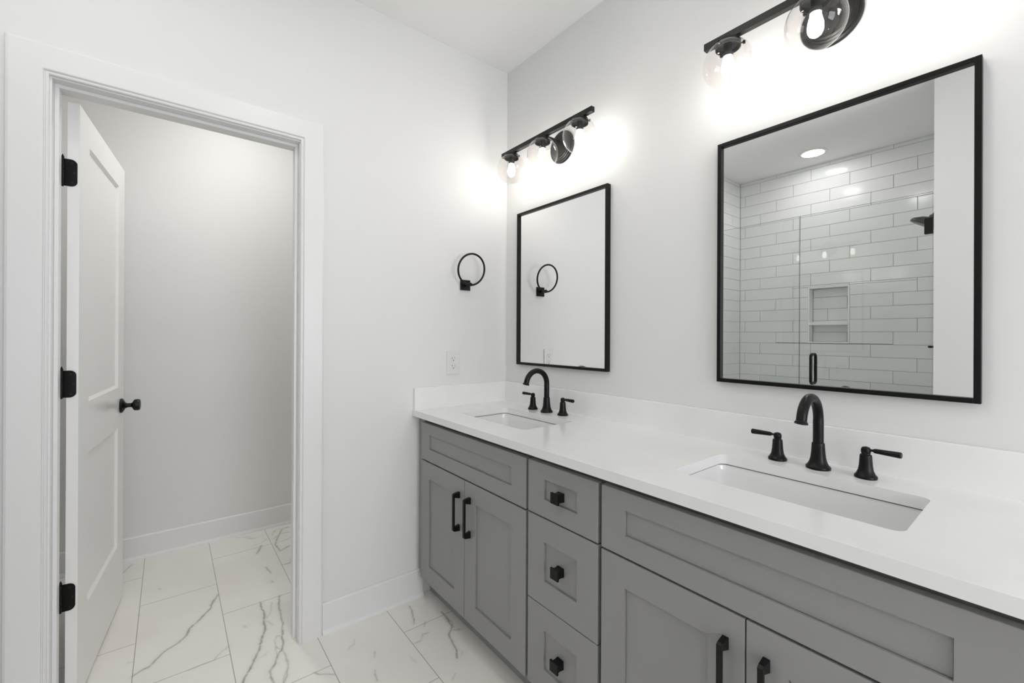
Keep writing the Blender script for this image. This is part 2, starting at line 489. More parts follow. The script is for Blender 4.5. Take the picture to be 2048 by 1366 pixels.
casing(XD1, 1, 'trim_3')
casing(XD0, -1, 'trim_4')
# ---- baseboards (board + shoe), z top .1285
def baseboard(name, axis, wall, sgn, a0, a1, h=0.1285):
    # axis: direction it runs; wall: coordinate of wall face; sgn: side the board stands on
    prof = [(0, 0), (0.026, 0), (0.0255, 0.006), (0.022, 0.013), (0.0145, 0.0175), (0.0145, h-0.006), (0.010, h), (0, h)]
    bm = NB()
    if axis == 1: prism(bm, [(wall+sgn*p, z) for p, z in prof], 1, a0, a1)
    else: prism(bm, [(wall+sgn*p, z) for p, z in prof], 0, a0, a1)
    return struct(name, bm, 'trim')
baseboard('baseboard_left', 1, XD1, 1, yi1+0.0895, -0.515)
baseboard('baseboard_stall_back', 1, XB, 1, YS, 0.0)
baseboard('baseboard_stall_left', 0, YS, 1, XB+0.026, XD0-0.026)
baseboard('baseboard_stall_right', 0, 0.0, -1, XB+0.026, XD0-0.026)
baseboard('baseboard_front', 0, YF, 1, XW, XR)
baseboard('baseboard_back', 0, 0.0, -1, 1.985, XR)

# ---- shower: tiled walls with a niche, floor pan, curb
NX0, NX1, NZ0, NZ1 = 0.5765, 0.868, 1.205, 1.683
TP, TL = 0.0997, 0.4066
TZ = 2.6953
def clip(rects, hx0, hx1, hz0, hz1):
    out = []
    for (a0, a1, b0, b1) in rects:
        if a1 <= hx0 or a0 >= hx1 or b1 <= hz0 or b0 >= hz1: out.append((a0, a1, b0, b1)); continue
        if b0 < hz0: out.append((a0, a1, b0, hz0))
        if b1 > hz1: out.append((a0, a1, hz1, b1))
        c0, c1 = max(b0, hz0), min(b1, hz1)
        if a0 < hx0: out.append((a0, hx0, c0, c1))
        if a1 > hx1: out.append((hx1, a1, c0, c1))
    return [r for r in out if r[1]-r[0] > 0.006 and r[3]-r[2] > 0.006]
def tile_rects(s0, s1, z0, z1, offs, hole=None):
    res = []
    k = -1
    while True:
        zt = TZ-TP*k; zb = zt-TP
        if zb >= z1: k += 1; continue
        if zt <= z0: break
        st = (offs - (TL/3)*k) % TL
        n0 = math.floor((s0-st)/TL)
        x = st+n0*TL
        while x < s1:
            r = (max(x, s0), min(x+TL, s1), max(zb, z0), min(zt, z1))
            if r[1]-r[0] > 0.004: res.append(r)
            x += TL
        k += 1
    if hole: res = clip(res, *hole)
    return res
def add_tiles(bm, rects, place, th=0.008, g=0.0011, seed=1):
    rnd = random.Random(seed)
    for (a0, a1, b0, b1) in rects:
        a0 += g; a1 -= g; b0 += g; b1 -= g
        if a1-a0 < .004 or b1-b0 < .004: continue
        e = 0.0018
        ta, tb, tc_ = rnd.uniform(-.0007, .0007), rnd.uniform(-.0005, .0005), rnd.uniform(-.0002, .0002)
        def hgt(u, v): return th + tc_ + ta*(u-(a0+a1)/2)/0.2 + tb*(v-(b0+b1)/2)/0.05
        o = [place(u, v, 0.001) for u, v in ((a0, b0), (a1, b0), (a1, b1), (a0, b1))]
        s = [place(u, v, hgt(u, v)-0.0012) for u, v in ((a0, b0), (a1, b0), (a1, b1), (a0, b1))]
        i = [place(u, v, hgt(u, v)) for u, v in ((a0+e, b0+e), (a1-e, b0+e), (a1-e, b1-e), (a0+e, b1-e))]
        O = [bm.verts.new(p) for p in o]; S = [bm.verts.new(p) for p in s]; I = [bm.verts.new(p) for p in i]
        bm.faces.new(I)
        for A, B in ((O, S), (S, I)):
            for k in range(4): bm.faces.new((A[k], A[(k+1) % 4], B[(k+1) % 4], B[k]))
# back wall (grout bed body with a hole for the niche)
bm = NB()
yb = YT-0.008
for (a0, a1, b0, b1) in clip([(-0.0, XW, 0, H)], NX0, NX1, NZ0, NZ1):
    box(bm, a0, a1, yb-0.11, yb, b0, b1, 1)
box(bm, NX0, NX1, yb-0.11, yb-0.085, NZ0, NZ1, 1)
add_tiles(bm, tile_rects(0.008, XW-0.001, 0.0, H, 0.325+2*TL/3, (NX0, NX1, NZ0, NZ1)), lambda u, v, h: (u, yb+h, v), seed=3)
add_tiles(bm, tile_rects(NX0+.012, NX1-.012, NZ0+.012, NZ1-.012, 0.325+2*TL/3+.10), lambda u, v, h: (u, yb-0.085+h, v), seed=5)
for f in bm.faces:
    pass
struct('wall_shower_back', bm, ['tile', 'grout'], recalc=True)
bm = NB()
add_tiles(bm, tile_rects(YT+0.0, YG+0.03, 0.0, H, -2.70), lambda u, v, h: (0.0+h, u, v), seed=8)
box(bm, 0.0, 0.0035, YT, YG+0.03, 0, H, 1)
struct('wall_shower_left', bm, ['tile', 'grout'])
bm = NB()
add_tiles(bm, tile_rects(YT+0.0, YF-0.116, 0.0, H, -2.60), lambda u, v, h: (XW+0.009-h, u, v), seed=9)
box(bm, XW+0.005, XW+0.0088, YT, YF-0.116, 0, H, 1)
struct('wall_shower_right', bm, ['tile', 'grout'])
# niche lining and shelf
bm = NB()
y0n, y1n = yb-0.077, YT+0.003
box(bm, NX0, NX0+.011, y0n, y1n, NZ0, NZ1); box(bm, NX1-.011, NX1, y0n, y1n, NZ0, NZ1)
box(bm, NX0+.011, NX1-.011, y0n, y1n, NZ0, NZ0+.012); box(bm, NX0+.011, NX1-.011, y0n, y1n, NZ1-.011, NZ1)
box(bm, NX0+.011, NX1-.011, y0n, y1n+0.004, 1.358, 1.384)
struct('trim_5', bm, 'niche_trim', bevel=0.0015)
bm = NB(); box(bm, 0.008, XW-0.008, YG-0.06, YG+0.05, 0, 0.11); struct('trim_6', bm, 'quartz', bevel=0.003)

# ------------------------------------------------------------------ toilet-room door leaf
DA = Vector((-0.1256, -1.7231, 0)); DD = Vector((-0.99519, 0.09793, 0)); DL = 0.716; DT = 0.0295
DN = Vector((0.09793, 0.99519, 0))
# local frame: +x along the leaf away from the hinges, -y = visible face outward (towards DN)
door = bpy.data.objects.new('door_1', None); COL.objects.link(door)
MD = Matrix.Identity(4)
for i in range(3):
    MD[i][0] = DD[i]; MD[i][1] = DN[i]; MD[i][2] = (0, 0, 1)[i]; MD[i][3] = (DA-DN*DT)[i]
# DD x DN = z? ensure a right-handed frame
if DD.cross(DN).z < 0:
    for i in range(3): MD[i][1] = -DN[i]; MD[i][3] = (DA)[i]
    FACE = 0.0; BACK = DT; OUT = -1
else:
    FACE = DT; BACK = 0.0; OUT = 1
door.matrix_world = MD
door['kind'] = 'structure'
bm = NB()
zb_, zt_ = 0.012, 2.030
panels = [(0.120, 0.600, 0.290, 0.829), (0.120, 0.600, 1.013, 1.925)]
xsl = [0, 0.120, 0.600, DL]; zsl = [zb_, 0.290, 0.829, 1.013, 1.925, zt_]
for yy, sg in ((FACE, OUT), (BACK, -OUT)):
    for i in range(3):
        for j in range(5):
            x0, x1, z0, z1 = xsl[i], xsl[i+1], zsl[j], zsl[j+1]
            if i == 1 and j in (1, 3):
                d = 0.009; w = 0.011
                a = [(x0, z0), (x1, z0), (x1, z1), (x0, z1)]; b = [(x0+w, z0+w), (x1-w, z0+w), (x1-w, z1-w), (x0+w, z1-w)]
                A = [bm.verts.new((p[0], yy, p[1])) for p in a]; B = [bm.verts.new((p[0], yy-sg*d, p[1])) for p in b]
                bm.faces.new(B)
                for k in range(4): bm.faces.new((A[k], A[(k+1) % 4], B[(k+1) % 4], B[k]))
            else:
                bm.faces.new([bm.verts.new((p[0], yy, p[1])) for p in ((x0, z0), (x1, z0), (x1, z1), (x0, z1))])
for z in (zb_, zt_):
    for i in range(3):
        bm.faces.new([bm.verts.new((x, y, z)) for x, y in ((xsl[i], 0), (xsl[i+1], 0), (xsl[i+1], DT), (xsl[i], DT))])
for x in (0, DL):
    for j in range(5):
        bm.faces.new([bm.verts.new((x, y, z)) for y, z in ((0, zsl[j]), (DT, zsl[j]), (DT, zsl[j+1]), (0, zsl[j+1]))])
bmesh.ops.remove_doubles(bm, verts=bm.verts[:], dist=1e-5)
obj('door_slab', bm, 'door', door)
# knob both sides
def knob_mesh(side_y, sg):
    bm = NB()
    mt = Matrix.Translation((0.655, side_y, 0.923)) @ Matrix.Rotation(radians(-90*sg), 4, 'X')
    lathe(bm, [(0.0325, 0), (0.0335, 0.003), (0.0315, 0.008), (0.024, 0.0125), (0.0135, 0.017), (0.0115, 0.022), (0.0105, 0.024),
               (0.0098, 0.026), (0.0098, 0.038), (0.0125, 0.041), (0.019, 0.0445), (0.0245, 0.048), (0.0262, 0.053), (0.0262, 0.064),
               (0.0245, 0.0685), (0.020, 0.0700), (0.001, 0.0705)], 40, mt)
    return bm
obj('knob', knob_mesh(FACE, OUT), 'black', door)
obj('knob', knob_mesh(BACK, -OUT), 'black', door)
bm = NB(); box(bm, DL-0.0005, DL+0.0012, 0.005, 0.030, 0.895, 0.952); obj('latch_plate', bm, 'black', door)
# hinges
for z0, z1 in ((1.749, 1.839), (1.043, 1.133), (0.331, 0.421)):
    bm = NB()
    yk = BACK                     # knuckle side
    # leaf on the hinge edge of the door, rounded far corners
    h_ = z1-z0; r_ = 0.016; w_ = 0.0245
    pts = [(BACK-OUT*0.009, z0), (BACK+OUT*(w_-r_), z0)]
    for k in range(0, 7):
        a = -pi/2 + k*pi/12
        pts.append((BACK+OUT*(w_-r_+r_*cos(a)), z0+r_+r_*sin(a)))
    for k in range(0, 7):
        a = k*pi/12
        pts.append((BACK+OUT*(w_-r_+r_*cos(a)), z1-r_+r_*sin(a)))
    pts += [(BACK-OUT*0.009, z1)]
    prism(bm, pts, 0, -0.0022, -0.0002)
    hg = obj('hinge', bm, 'black', door)
    bm = NB()
    kc = Vector((-0.002, BACK-OUT*0.011, 0))
    n5 = 5
    for q in range(n5):
        za = z0+(z1-z0)*q/n5+0.0007; zb2 = z0+(z1-z0)*(q+1)/n5-0.0007
        lathe(bm, [(0.0055, za), (0.0055, zb2)], 16, Matrix.Translation(kc))
    lathe(bm, [(0.0035, z1), (0.0045, z1+0.004), (0.002, z1+0.010), (0.0008, z1+0.014)], 12, Matrix.Translation(kc))
    lathe(bm, [(0.0030, z0-0.003), (0.0030, z1)], 12, Matrix.Translation(kc))
    obj('hinge_knuckle', bm, 'black', hg)
    bm = NB()
    for (yy, zz) in ((BACK+OUT*0.012, z0+0.012), (BACK+OUT*0.018, (z0+z1)/2), (BACK+OUT*0.012, z1-0.012)):
        lathe(bm, [(0.0032, 0), (0.0028, 0.0006), (0.0006, 0.0003)], 14, Matrix.Translation((-0.0022, yy, zz)) @ Matrix.Rotation(radians(-90), 4, 'Y'))
    obj('screw', bm, 'black_soft', hg)

# ------------------------------------------------------------------ vanity cabinets
YFACE, YBOX, YTOE = -0.550, -0.530, -0.470
ZB, ZT = 0.119, 0.8706
def shaker(bm, x0, x1, z0, z1, rail=0.078, top_r=None, bot_r=None, yf=YFACE, yb2=YBOX-0.0005, rec=0.0065):
    px0, px1, pz0, pz1 = x0+rail, x1-rail, z0+(bot_r or rail), z1-(top_r or rail)
    # stiles, rails and panel share one skin
    xsA = [x0, px0, px1, x1]; zsA = [z0, pz0, pz1, z1]
    for i in range(3):
        for j in range(3):
            if i == 1 and j == 1:
                A = [bm.verts.new((x, yf, z)) for x, z in ((px0, pz0), (px1, pz0), (px1, pz1), (px0, pz1))]
                def rg(i_, y): return [bm.verts.new((x, y, z)) for x, z in ((px0+i_, pz0+i_), (px1-i_, pz0+i_), (px1-i_, pz1-i_), (px0+i_, pz1-i_))]
                G1, G2, B = rg(0.0, yf+rec+0.005), rg(0.0011, yf+rec+0.005), rg(0.0011, yf+rec)
                bm.faces.new(B)
                for P0, P1 in ((A, G1), (G1, G2), (G2, B)):
                    for k in range(4): bm.faces.new((P0[k], P0[(k+1) % 4], P1[(k+1) % 4], P1[k]))
            else:
                bm.faces.new([bm.verts.new((x, yf, z)) for x, z in ((xsA[i], zsA[j]), (xsA[i+1], zsA[j]), (xsA[i+1], zsA[j+1]), (xsA[i], zsA[j+1]))])
    # body edges and back
    for (a, b) in ((0, 1), (1, 2), (2, 3)):
        for z in (z0, z1):
            bm.faces.new([bm.verts.new(p) for p in ((xsA[a], yf, z), (xsA[b], yf, z), (xsA[b], yb2, z), (xsA[a], yb2, z))])
        for x in (x0, x1):
            bm.faces.new([bm.verts.new(p) for p in ((x, yf, zsA[a]), (x, yf, zsA[b]), (x, yb2, zsA[b]), (x, yb2, zsA[a]))])
    bm.faces.new([bm.verts.new(p) for p in ((x0, yb2, z0), (x1, yb2, z0), (x1, yb2, z1), (x0, yb2, z1))])
    bmesh.ops.remove_doubles(bm, verts=bm.verts[:], dist=1e-5)
    bw = bm.edges.layers.float.new('bevel_weight_edge')
    for e in bm.edges:
        a, b = e.verts[0].co, e.verts[1].co
        if abs(a.y-yf) < 1e-6 and abs(b.y-yf) < 1e-6 and any(abs(a[i]-c) < 1e-6 and abs(b[i]-c) < 1e-6 for i, c in ((0, x0), (0, x1), (2, z0), (2, z1))):
            e[bw] = 1.0
def front(name, root, x0, x1, z0, z1, ox):
    small = z1-z0 < 0.2
    bm = NB(); shaker(bm, x0-ox, x1-ox, z0, z1, top_r=0.0485 if small else 0.0745, bot_r=0.0560 if small else 0.079)
    o = obj(name, bm, 'cabinet', root, bevel=0.0014)
    o.modifiers[0].limit_method = 'WEIGHT'
    return o
def pull(par, xc, z0, z1, ox):
    bm = NB(); w = 0.0055; xc -= ox
    yf = YFACE; yo = YFACE-0.031
    # side outline in (y,z): feet flare towards the door, corners cut
    t = 0.0078
    outl = [(yf, z0-0.001), (yf, z0+0.025), (yo+t, z0+0.0185), (yo+t, z1-0.0185), (yf, z1-0.025), (yf, z1+0.001), (yo+0.006, z1-0.0015),
            (yo, z1-0.006), (yo, z0+0.006), (yo+0.006, z0+0.0015)]
    bmx = bm
    def mk(p, x): return bmx.verts.new((x, p[0], p[1]))
    # quads strip: outer/inner pairs
    segs_ = [[outl[0], outl[1], outl[2], outl[9]], [outl[9], outl[2], outl[8]], [outl[8], outl[2], outl[3], outl[7]],
             [outl[7], outl[3], outl[6]], [outl[6], outl[3], outl[4], outl[5]]]
    for s in (-1, 1):
        for q in segs_:
            def wx(p):
                f = (p[0]-yo)/(yf-yo)
                return xc + s*(w + 0.0022*max(0, f-0.3))
            bmx.faces.new([bmx.verts.new((wx(p), p[0], p[1])) for p in q])
    n = len(outl)
    for i in range(n):
        a, b = outl[i], outl[(i+1) % n]
        def wv(p): return w + 0.0022*max(0, (p[0]-yo)/(yf-yo)-0.3)
        bmx.faces.new([bmx.verts.new(q) for q in ((xc-wv(a), a[0], a[1]), (xc+wv(a), a[0], a[1]), (xc+wv(b), b[0], b[1]), (xc-wv(b), b[0], b[1]))])
    bmesh.ops.remove_doubles(bmx, verts=bmx.verts[:], dist=1e-5)
    return obj('bar_pull', bm, 'black', par, bevel=0.0008)
def sq_knob(par, xc, zc, ox):
    bm = NB(); xc -= ox
    yp = YFACE+0.0065
    def ringv(h, y): return [bm.verts.new((xc+sx*h, y, zc+sz*h)) for sx, sz in ((-1, -1), (1, -1), (1, 1), (-1, 1))]
    rs = [ringv(0.0135, yp), ringv(0.0122, yp-0.012), ringv(0.0122, yp-0.024), ringv(0.0165, yp-0.0245), ringv(0.0165, yp-0.031)]
    bm.faces.new(list(reversed(rs[0]))); bm.faces.new(rs[-1])
    for a, b in zip(rs[:-1], rs[1:]):
        for k in range(4): bm.faces.new((a[k], a[(k+1) % 4], b[(k+1) % 4], b[k]))
    return obj('square_knob', bm, 'black', par, bevel=0.0008)

def carcass(root, x0, x1, ox, left_panel=True, right_panel=True, open_top=True):
    bm = NB(); a, b = x0-ox, x1-ox; t = 0.018
    box(bm, a, a+t, YBOX+0.034, -0.001, ZB-0.005, ZT-0.0005); box(bm, b-t, b, YBOX+0.034, -0.001, ZB-0.005, ZT-0.0005)
    box(bm, a+t, b-t, YBOX+0.034, -0.001, ZB-0.005, ZB+0.013)
    box(bm, a+t, b-t, -0.012, -0.001, ZB+0.013, ZT-0.0005)
    # face frame behind the fronts
    ya, yb3 = YBOX+0.018, YBOX+0.034
    box(bm, a, a+0.030, ya, yb3, ZB-0.005, ZT-0.0005); box(bm, b-0.030, b, ya, yb3, ZB-0.005, ZT-0.0005)
    box(bm, a+0.030, b-0.030, ya, yb3, ZT-0.035, ZT-0.0005); box(bm, a+0.030, b-0.030, ya, yb3, ZB-0.005, ZB+0.03)
    box(bm, a+0.030, b-0.030, ya, yb3, 0.655, 0.70)
    if x0 < 0.1: box(bm, a, a+0.0565, YBOX, ya, ZB-0.005, ZT-0.0005)
    if x1 > 1.9: box(bm, b-0.0655, b, YBOX, ya, ZB-0.005, ZT-0.0005)
    return obj('carcass', bm, 'cabinet', root)
def toe(root, x0, x1, ox):
    bm = NB(); box(bm, x0-ox, x1-ox, YTOE, YTOE+0.016, 0.0, ZB-0.005)
    return obj('toe_kick', bm, 'cabinet', root)

# left sink base, X 0 .. 0.830
def sink_base(x0, x1, f0, f1, label, fill_left):
    ox = (x0+x1)/2
    root = thing('sink_cabinet', label, 'cabinet', (ox, 0, 0), 'vanity sink cabinets')
    carcass(root, x0, x1, ox)
    toe(root, x0, x1, ox)
    front('false_drawer_front', root, f0, f1, 0.6785, 0.8490, ox)
    fm = (f0+f1)/2
    dl = front('door', root, f0, fm-0.0015, ZB, 0.6725, ox)
    pull(dl, fm-0.0015-0.039, 0.459, 0.616, ox)
    dr = front('door', root, fm+0.0015, f1, ZB, 0.6725, ox)
    pull(dr, fm+0.0015+0.039, 0.459, 0.616, ox)
    return root
cabL = sink_base(0.003, 0.8285, 0.062, 0.823, 'grey shaker double-door sink cabinet against the door wall, below the far sink', True)
cabR = sink_base(1.1395, 1.975, 1.146, 1.907, 'grey shaker sink cabinet in the foreground, below the near wide sink', False)
ox = 0.984
cabM = thing('drawer_cabinet', 'narrow grey cabinet of three stacked drawers with square black knobs', 'cabinet', (ox, 0, 0))
carcass(cabM, 0.8285, 1.1395, ox); toe(cabM, 0.8285, 1.1395, ox)
for z0, z1 in ((0.6805, 0.8490), (0.3990, 0.6755), (ZB, 0.3960)):
    d = front('drawer', cabM, 0.836, 1.133, z0, z1, ox)
    sq_knob(d, 0.984, (z0+z1)/2, ox)

# ------------------------------------------------------------------ worktop with two sink cut-outs
def rrect(x0, x1, y0, y1, r, n=8):
    pts = []
    for cx, cy, a0 in ((x1-r, y1-r, 0), (x0+r, y1-r, pi/2), (x0+r, y0+r, pi), (x1-r, y0+r, 3*pi/2)):
        for k in range(n+1):
            a = a0 + pi/2*k/n
            pts.append((cx+r*cos(a), cy+r*sin(a)))
    return pts
CUTS = [(0.2055, 0.6700), (1.2880, 1.7525)]
CY0, CY1 = -0.4330, -0.1600
def plate_with_holes(outer, holes, z0, z1):
    cu = bpy.data.curves.new('tmp', 'CURVE'); cu.dimensions = '2D'; cu.fill_mode = 'BOTH'
    for pts in [outer]+holes:
        sp = cu.splines.new('POLY'); sp.points.add(len(pts)-1)
        for p, q in zip(sp.points, pts): p.co = (q[0], q[1], 0, 1)
        sp.use_cyclic_u = True
    cu.extrude = (z1-z0)/2
    co_ = bpy.data.objects.new('tmp', cu); COL.objects.link(co_)
    bpy.context.view_layer.update()
    dg = bpy.context.evaluated_depsgraph_get()
    me2 = bpy.data.meshes.new_from_object(co_.evaluated_get(dg))
    bpy.data.objects.remove(co_); bpy.data.curves.remove(cu)
    bm = NB(); bm.from_mesh(me2); bpy.data.meshes.remove(me2)
    bmesh.ops.remove_doubles(bm, verts=bm.verts[:], dist=1e-5)
    bmesh.ops.translate(bm, verts=bm.verts[:], vec=(0, 0, (z0+z1)/2))
    return bm
ZC0, ZC1 = 0.8708, 0.8995
CXE = 1.985
top = thing('countertop', 'long white quartz worktop with two rectangular sink cut-outs along the mirror wall', 'countertop', (0, 0, 0))
bm = plate_with_holes([(0.0008, -0.5682), (CXE, -0.5682), (CXE, -0.0008), (0.0008, -0.0008)],
                      [rrect(a, b, CY0, CY1, 0.022) for a, b in CUTS], ZC0, ZC1)
obj('slab', bm, 'quartz', top, bevel=0.0018)
bm = NB(); box(bm, 0.0205, CXE, -0.020, -0.0004, ZC1-0.0022, 1.0035); obj('backsplash', bm, 'quartz', top, bevel=0.0015)
bm = NB(); box(bm, 0.0001, 0.020, -0.5640, -0.0006, ZC1-0.0022, 1.0035); obj('side_splash', bm, 'quartz', top, bevel=0.0015)

# ------------------------------------------------------------------ sinks
def make_sink(cx, label):
    root = thing('sink', label, 'sink', (cx, (CY0+CY1)/2, ZC0-0.15), 'undermount sinks')
    z = 0.15
    hw, hd = (CUTS[0][1]-CUTS[0][0])/2, (CY1-CY0)/2
    bm = NB()
    rings = []
    prof = [(0.030, 0.0-0.014, .03), (0.030, -0.0032, .03), (0.0045, -0.0032, .026), (0.0035, -0.006, .026), (0.003, -0.03, .028),
            (-0.002, -0.10, .035), (-0.006, -0.118, .04), (-0.015, -0.131, .045), (-0.032, -0.138, .05), (-0.09, -0.142, .03)]
    for off, dz, r in prof:
        a, b = hw+off, hd+off
        rings.append([bm.verts.new((p[0], p[1], z+dz)) for p in rrect(-a, a, -b, b, min(r, b*0.9), 8)])
    for A, B in zip(rings[:-1], rings[1:]):
        n = len(A)
        for k in range(n):
            f = bm.faces.new((A[k], A[(k+1) % n], B[(k+1) % n], B[k])); f.smooth = True
    bm.faces.new(rings[-1])
    # outside of the bowl
    orings = []
    for off, dz, r in [(0.030, -0.014, .03), (0.016, -0.020, .035), (0.012, -0.11, .045), (-0.02, -0.15, .05)]:
        a, b = hw+off, hd+off
        orings.append([bm.verts.new((p[0], p[1], z+dz)) for p in rrect(-a, a, -b, b, min(r, b*0.9), 8)])
    for A, B in zip(orings[:-1], orings[1:]):
        n = len(A)
        for k in range(n):
            f = bm.faces.new((A[k], A[(k+1) % n], B[(k+1) % n], B[k])); f.smooth = True
    bm.faces.new(orings[-1])
    bmesh.ops.remove_doubles(bm, verts=bm.verts[:], dist=1e-5)
    obj('basin', bm, 'porcelain', root)
    # dark ring painted in for the shaded gap between stone and rim
    bm = NB()
    A = [bm.verts.new((p[0], p[1], z-0.0030)) for p in rrect(-hw-0.028, hw+0.028, -hd-0.028, hd+0.028, .03)]
    B = [bm.verts.new((p[0], p[1], z-0.0030)) for p in rrect(-hw-0.0035, hw+0.0035, -hd-0.0035, hd+0.0035, .024)]
    C = [bm.verts.new((p[0], p[1], z-0.0002)) for p in rrect(-hw-0.0035, hw+0.0035, -hd-0.0035, hd+0.0035, .024)]
    D = [bm.verts.new((p[0], p[1], z-0.0002)) for p in rrect(-hw-0.028, hw+0.028, -hd-0.028, hd+0.028, .03)]
    n = len(A)
    for P, Q in ((A, B), (B, C), (C, D), (D, A)):
        for k in range(n): bm.faces.new((P[k], P[(k+1) % n], Q[(k+1) % n], Q[k]))
    obj('rim_gap_shade', bm, 'gap', root)
    bm = NB(); lathe(bm, [(0.022, z-0.1418), (0.0215, z-0.1395), (0.016, z-0.1385), (0.015, z-0.1395), (0.002, z-0.1392)], 28)
    obj('drain', bm, 'chrome', root)
    return root
make_sink((CUTS[0][0]+CUTS[0][1])/2, 'white rectangular undermount sink at the far end beside the door wall, below the far mirror')
make_sink((CUTS[1][0]+CUTS[1][1])/2, 'white rectangular undermount sink in the foreground, below the big near mirror')

# ------------------------------------------------------------------ faucets
def make_faucet():
    root = thing('faucet', 'matte black widespread faucet with gooseneck spout behind the far sink', 'faucet', (0.438, -0.098, ZC1), 'black widespread faucets')
    bm = NB()
    lathe(bm, [(0.0285, 0), (0.0290, 0.003), (0.0285, 0.0065), (0.0262, 0.009), (0.0245, 0.0105), (0.0205, 0.019), (0.0178, 0.030), (0.0163, 0.045),
               (0.0153, 0.062), (0.0150, 0.0675), (0.0143, 0.0695), (0.0125, 0.0705)], 40)
    obj('spout_base', bm, 'black', root)
    bm = NB()
    pts = [(0, 0, 0.068), (0, 0, 0.09), (0, 0, 0.115), (0, 0, 0.131)]
    yc, zc, rr = -0.0625, 0.1335, 0.0625
    for k in range(0, 29):
        a = radians(163*k/28)
        pts.append((0, yc+rr*cos(a), zc+rr*sin(a)))
    rads = [0.0125]*4 + [0.0122]*29
    a = radians(163); tx = Vector((0, -sin(a), cos(a)))
    e = Vector(pts[-1])
    pts += [tuple(e+tx*0.006), tuple(e+tx*0.010), tuple(e+tx*0.0125), tuple(e+tx*0.0155), tuple(e+tx*0.017)]
    rads += [0.0122, 0.0126, 0.0150, 0.0155, 0.0148]
    tube(bm, pts, rads, 28)
    sp = obj('spout', bm, 'black', root)
    bm = NB()
    lathe(bm, [(0.0105, 0.0), (0.0105, 0.0006), (0.002, 0.0008)], 20,
          Matrix.Translation(e+tx*0.0170) @ tx.to_track_quat('Z', 'Y').to_matrix().to_4x4())
    obj('aerator', bm, 'hole', sp)
    for s in (-1, 1):
        bm = NB()
        mt = Matrix.Translation((s*0.102, 0.004, 0))
        lathe(bm, [(0.0235, 0), (0.0242, 0.003), (0.0237, 0.006), (0.0215, 0.0085), (0.0195, 0.011), (0.0160, 0.020), (0.0142, 0.032), (0.0133, 0.045),
                   (0.0128, 0.055), (0.0122, 0.0585), (0.0095, 0.060), (0.0090, 0.062), (0.0100, 0.064), (0.0104, 0.069), (0.0098, 0.0735), (0.0075, 0.0775), (0.001, 0.0795)], 36, mt)
        hb = obj('handle_base', bm, 'black', root)
        bm = NB()
        d = Vector((s*cos(radians(4)), -0.06, 0.0)).normalized()
        c0 = Vector((s*0.102, 0.004, 0.0715))
        ln = [(0.006, 0.0035), (0.014, 0.0032), (0.0165, 0.0048), (0.019, 0.0058), (0.040, 0.0066), (0.066, 0.0076), (0.0685, 0.0074), (0.0700, 0.0060)]
        tube(bm, [tuple(c0+d*l) for l, r in ln], [r for l, r in ln], 20)
        obj('lever', bm, 'black', hb)
    return root
f1 = make_faucet()
f2 = copy_tree(f1); f2.location = (1.520, -0.098, ZC1)
f2['label'] = 'matte black widespread faucet with gooseneck spout behind the near sink in the foreground'

# ------------------------------------------------------------------ mirrors
def make_mirror():
    w, h, d, fwid = 0.6135, 0.8052, 0.022, 0.0125
    root = thing('wall_mirror', 'far thin black framed mirror reflecting the towel ring, nearest the corner', 'mirror', (0.4235, -0.0008, 1.1036), 'black framed vanity mirrors')
    bm = NB()
    for (x0, x1, z0, z1) in ((-w/2, -w/2+fwid, 0, h), (w/2-fwid, w/2, 0, h)):
        box(bm, x0, x1, -d, 0, z0, z1)
    box(bm, -w/2+fwid, w/2-fwid, -d, 0, 0, fwid); box(bm, -w/2+fwid, w/2-fwid, -d, 0, h-fwid, h)
    obj('frame', bm, 'black', root, bevel=0.0012)
    bm = NB()
    f_ = fwid - 0.004
    box(bm, -w/2+f_, w/2-f_, -0.0115, -0.006, f_, h-f_)
    obj('mirror_glass', bm, 'mirror', root)
    return root
m1 = make_mirror()
m2 = copy_tree(m1); m2.location = (1.509, -0.0008, 1.1036)
m2['label'] = 'near thin black framed mirror reflecting the tiled shower, above the foreground sink'

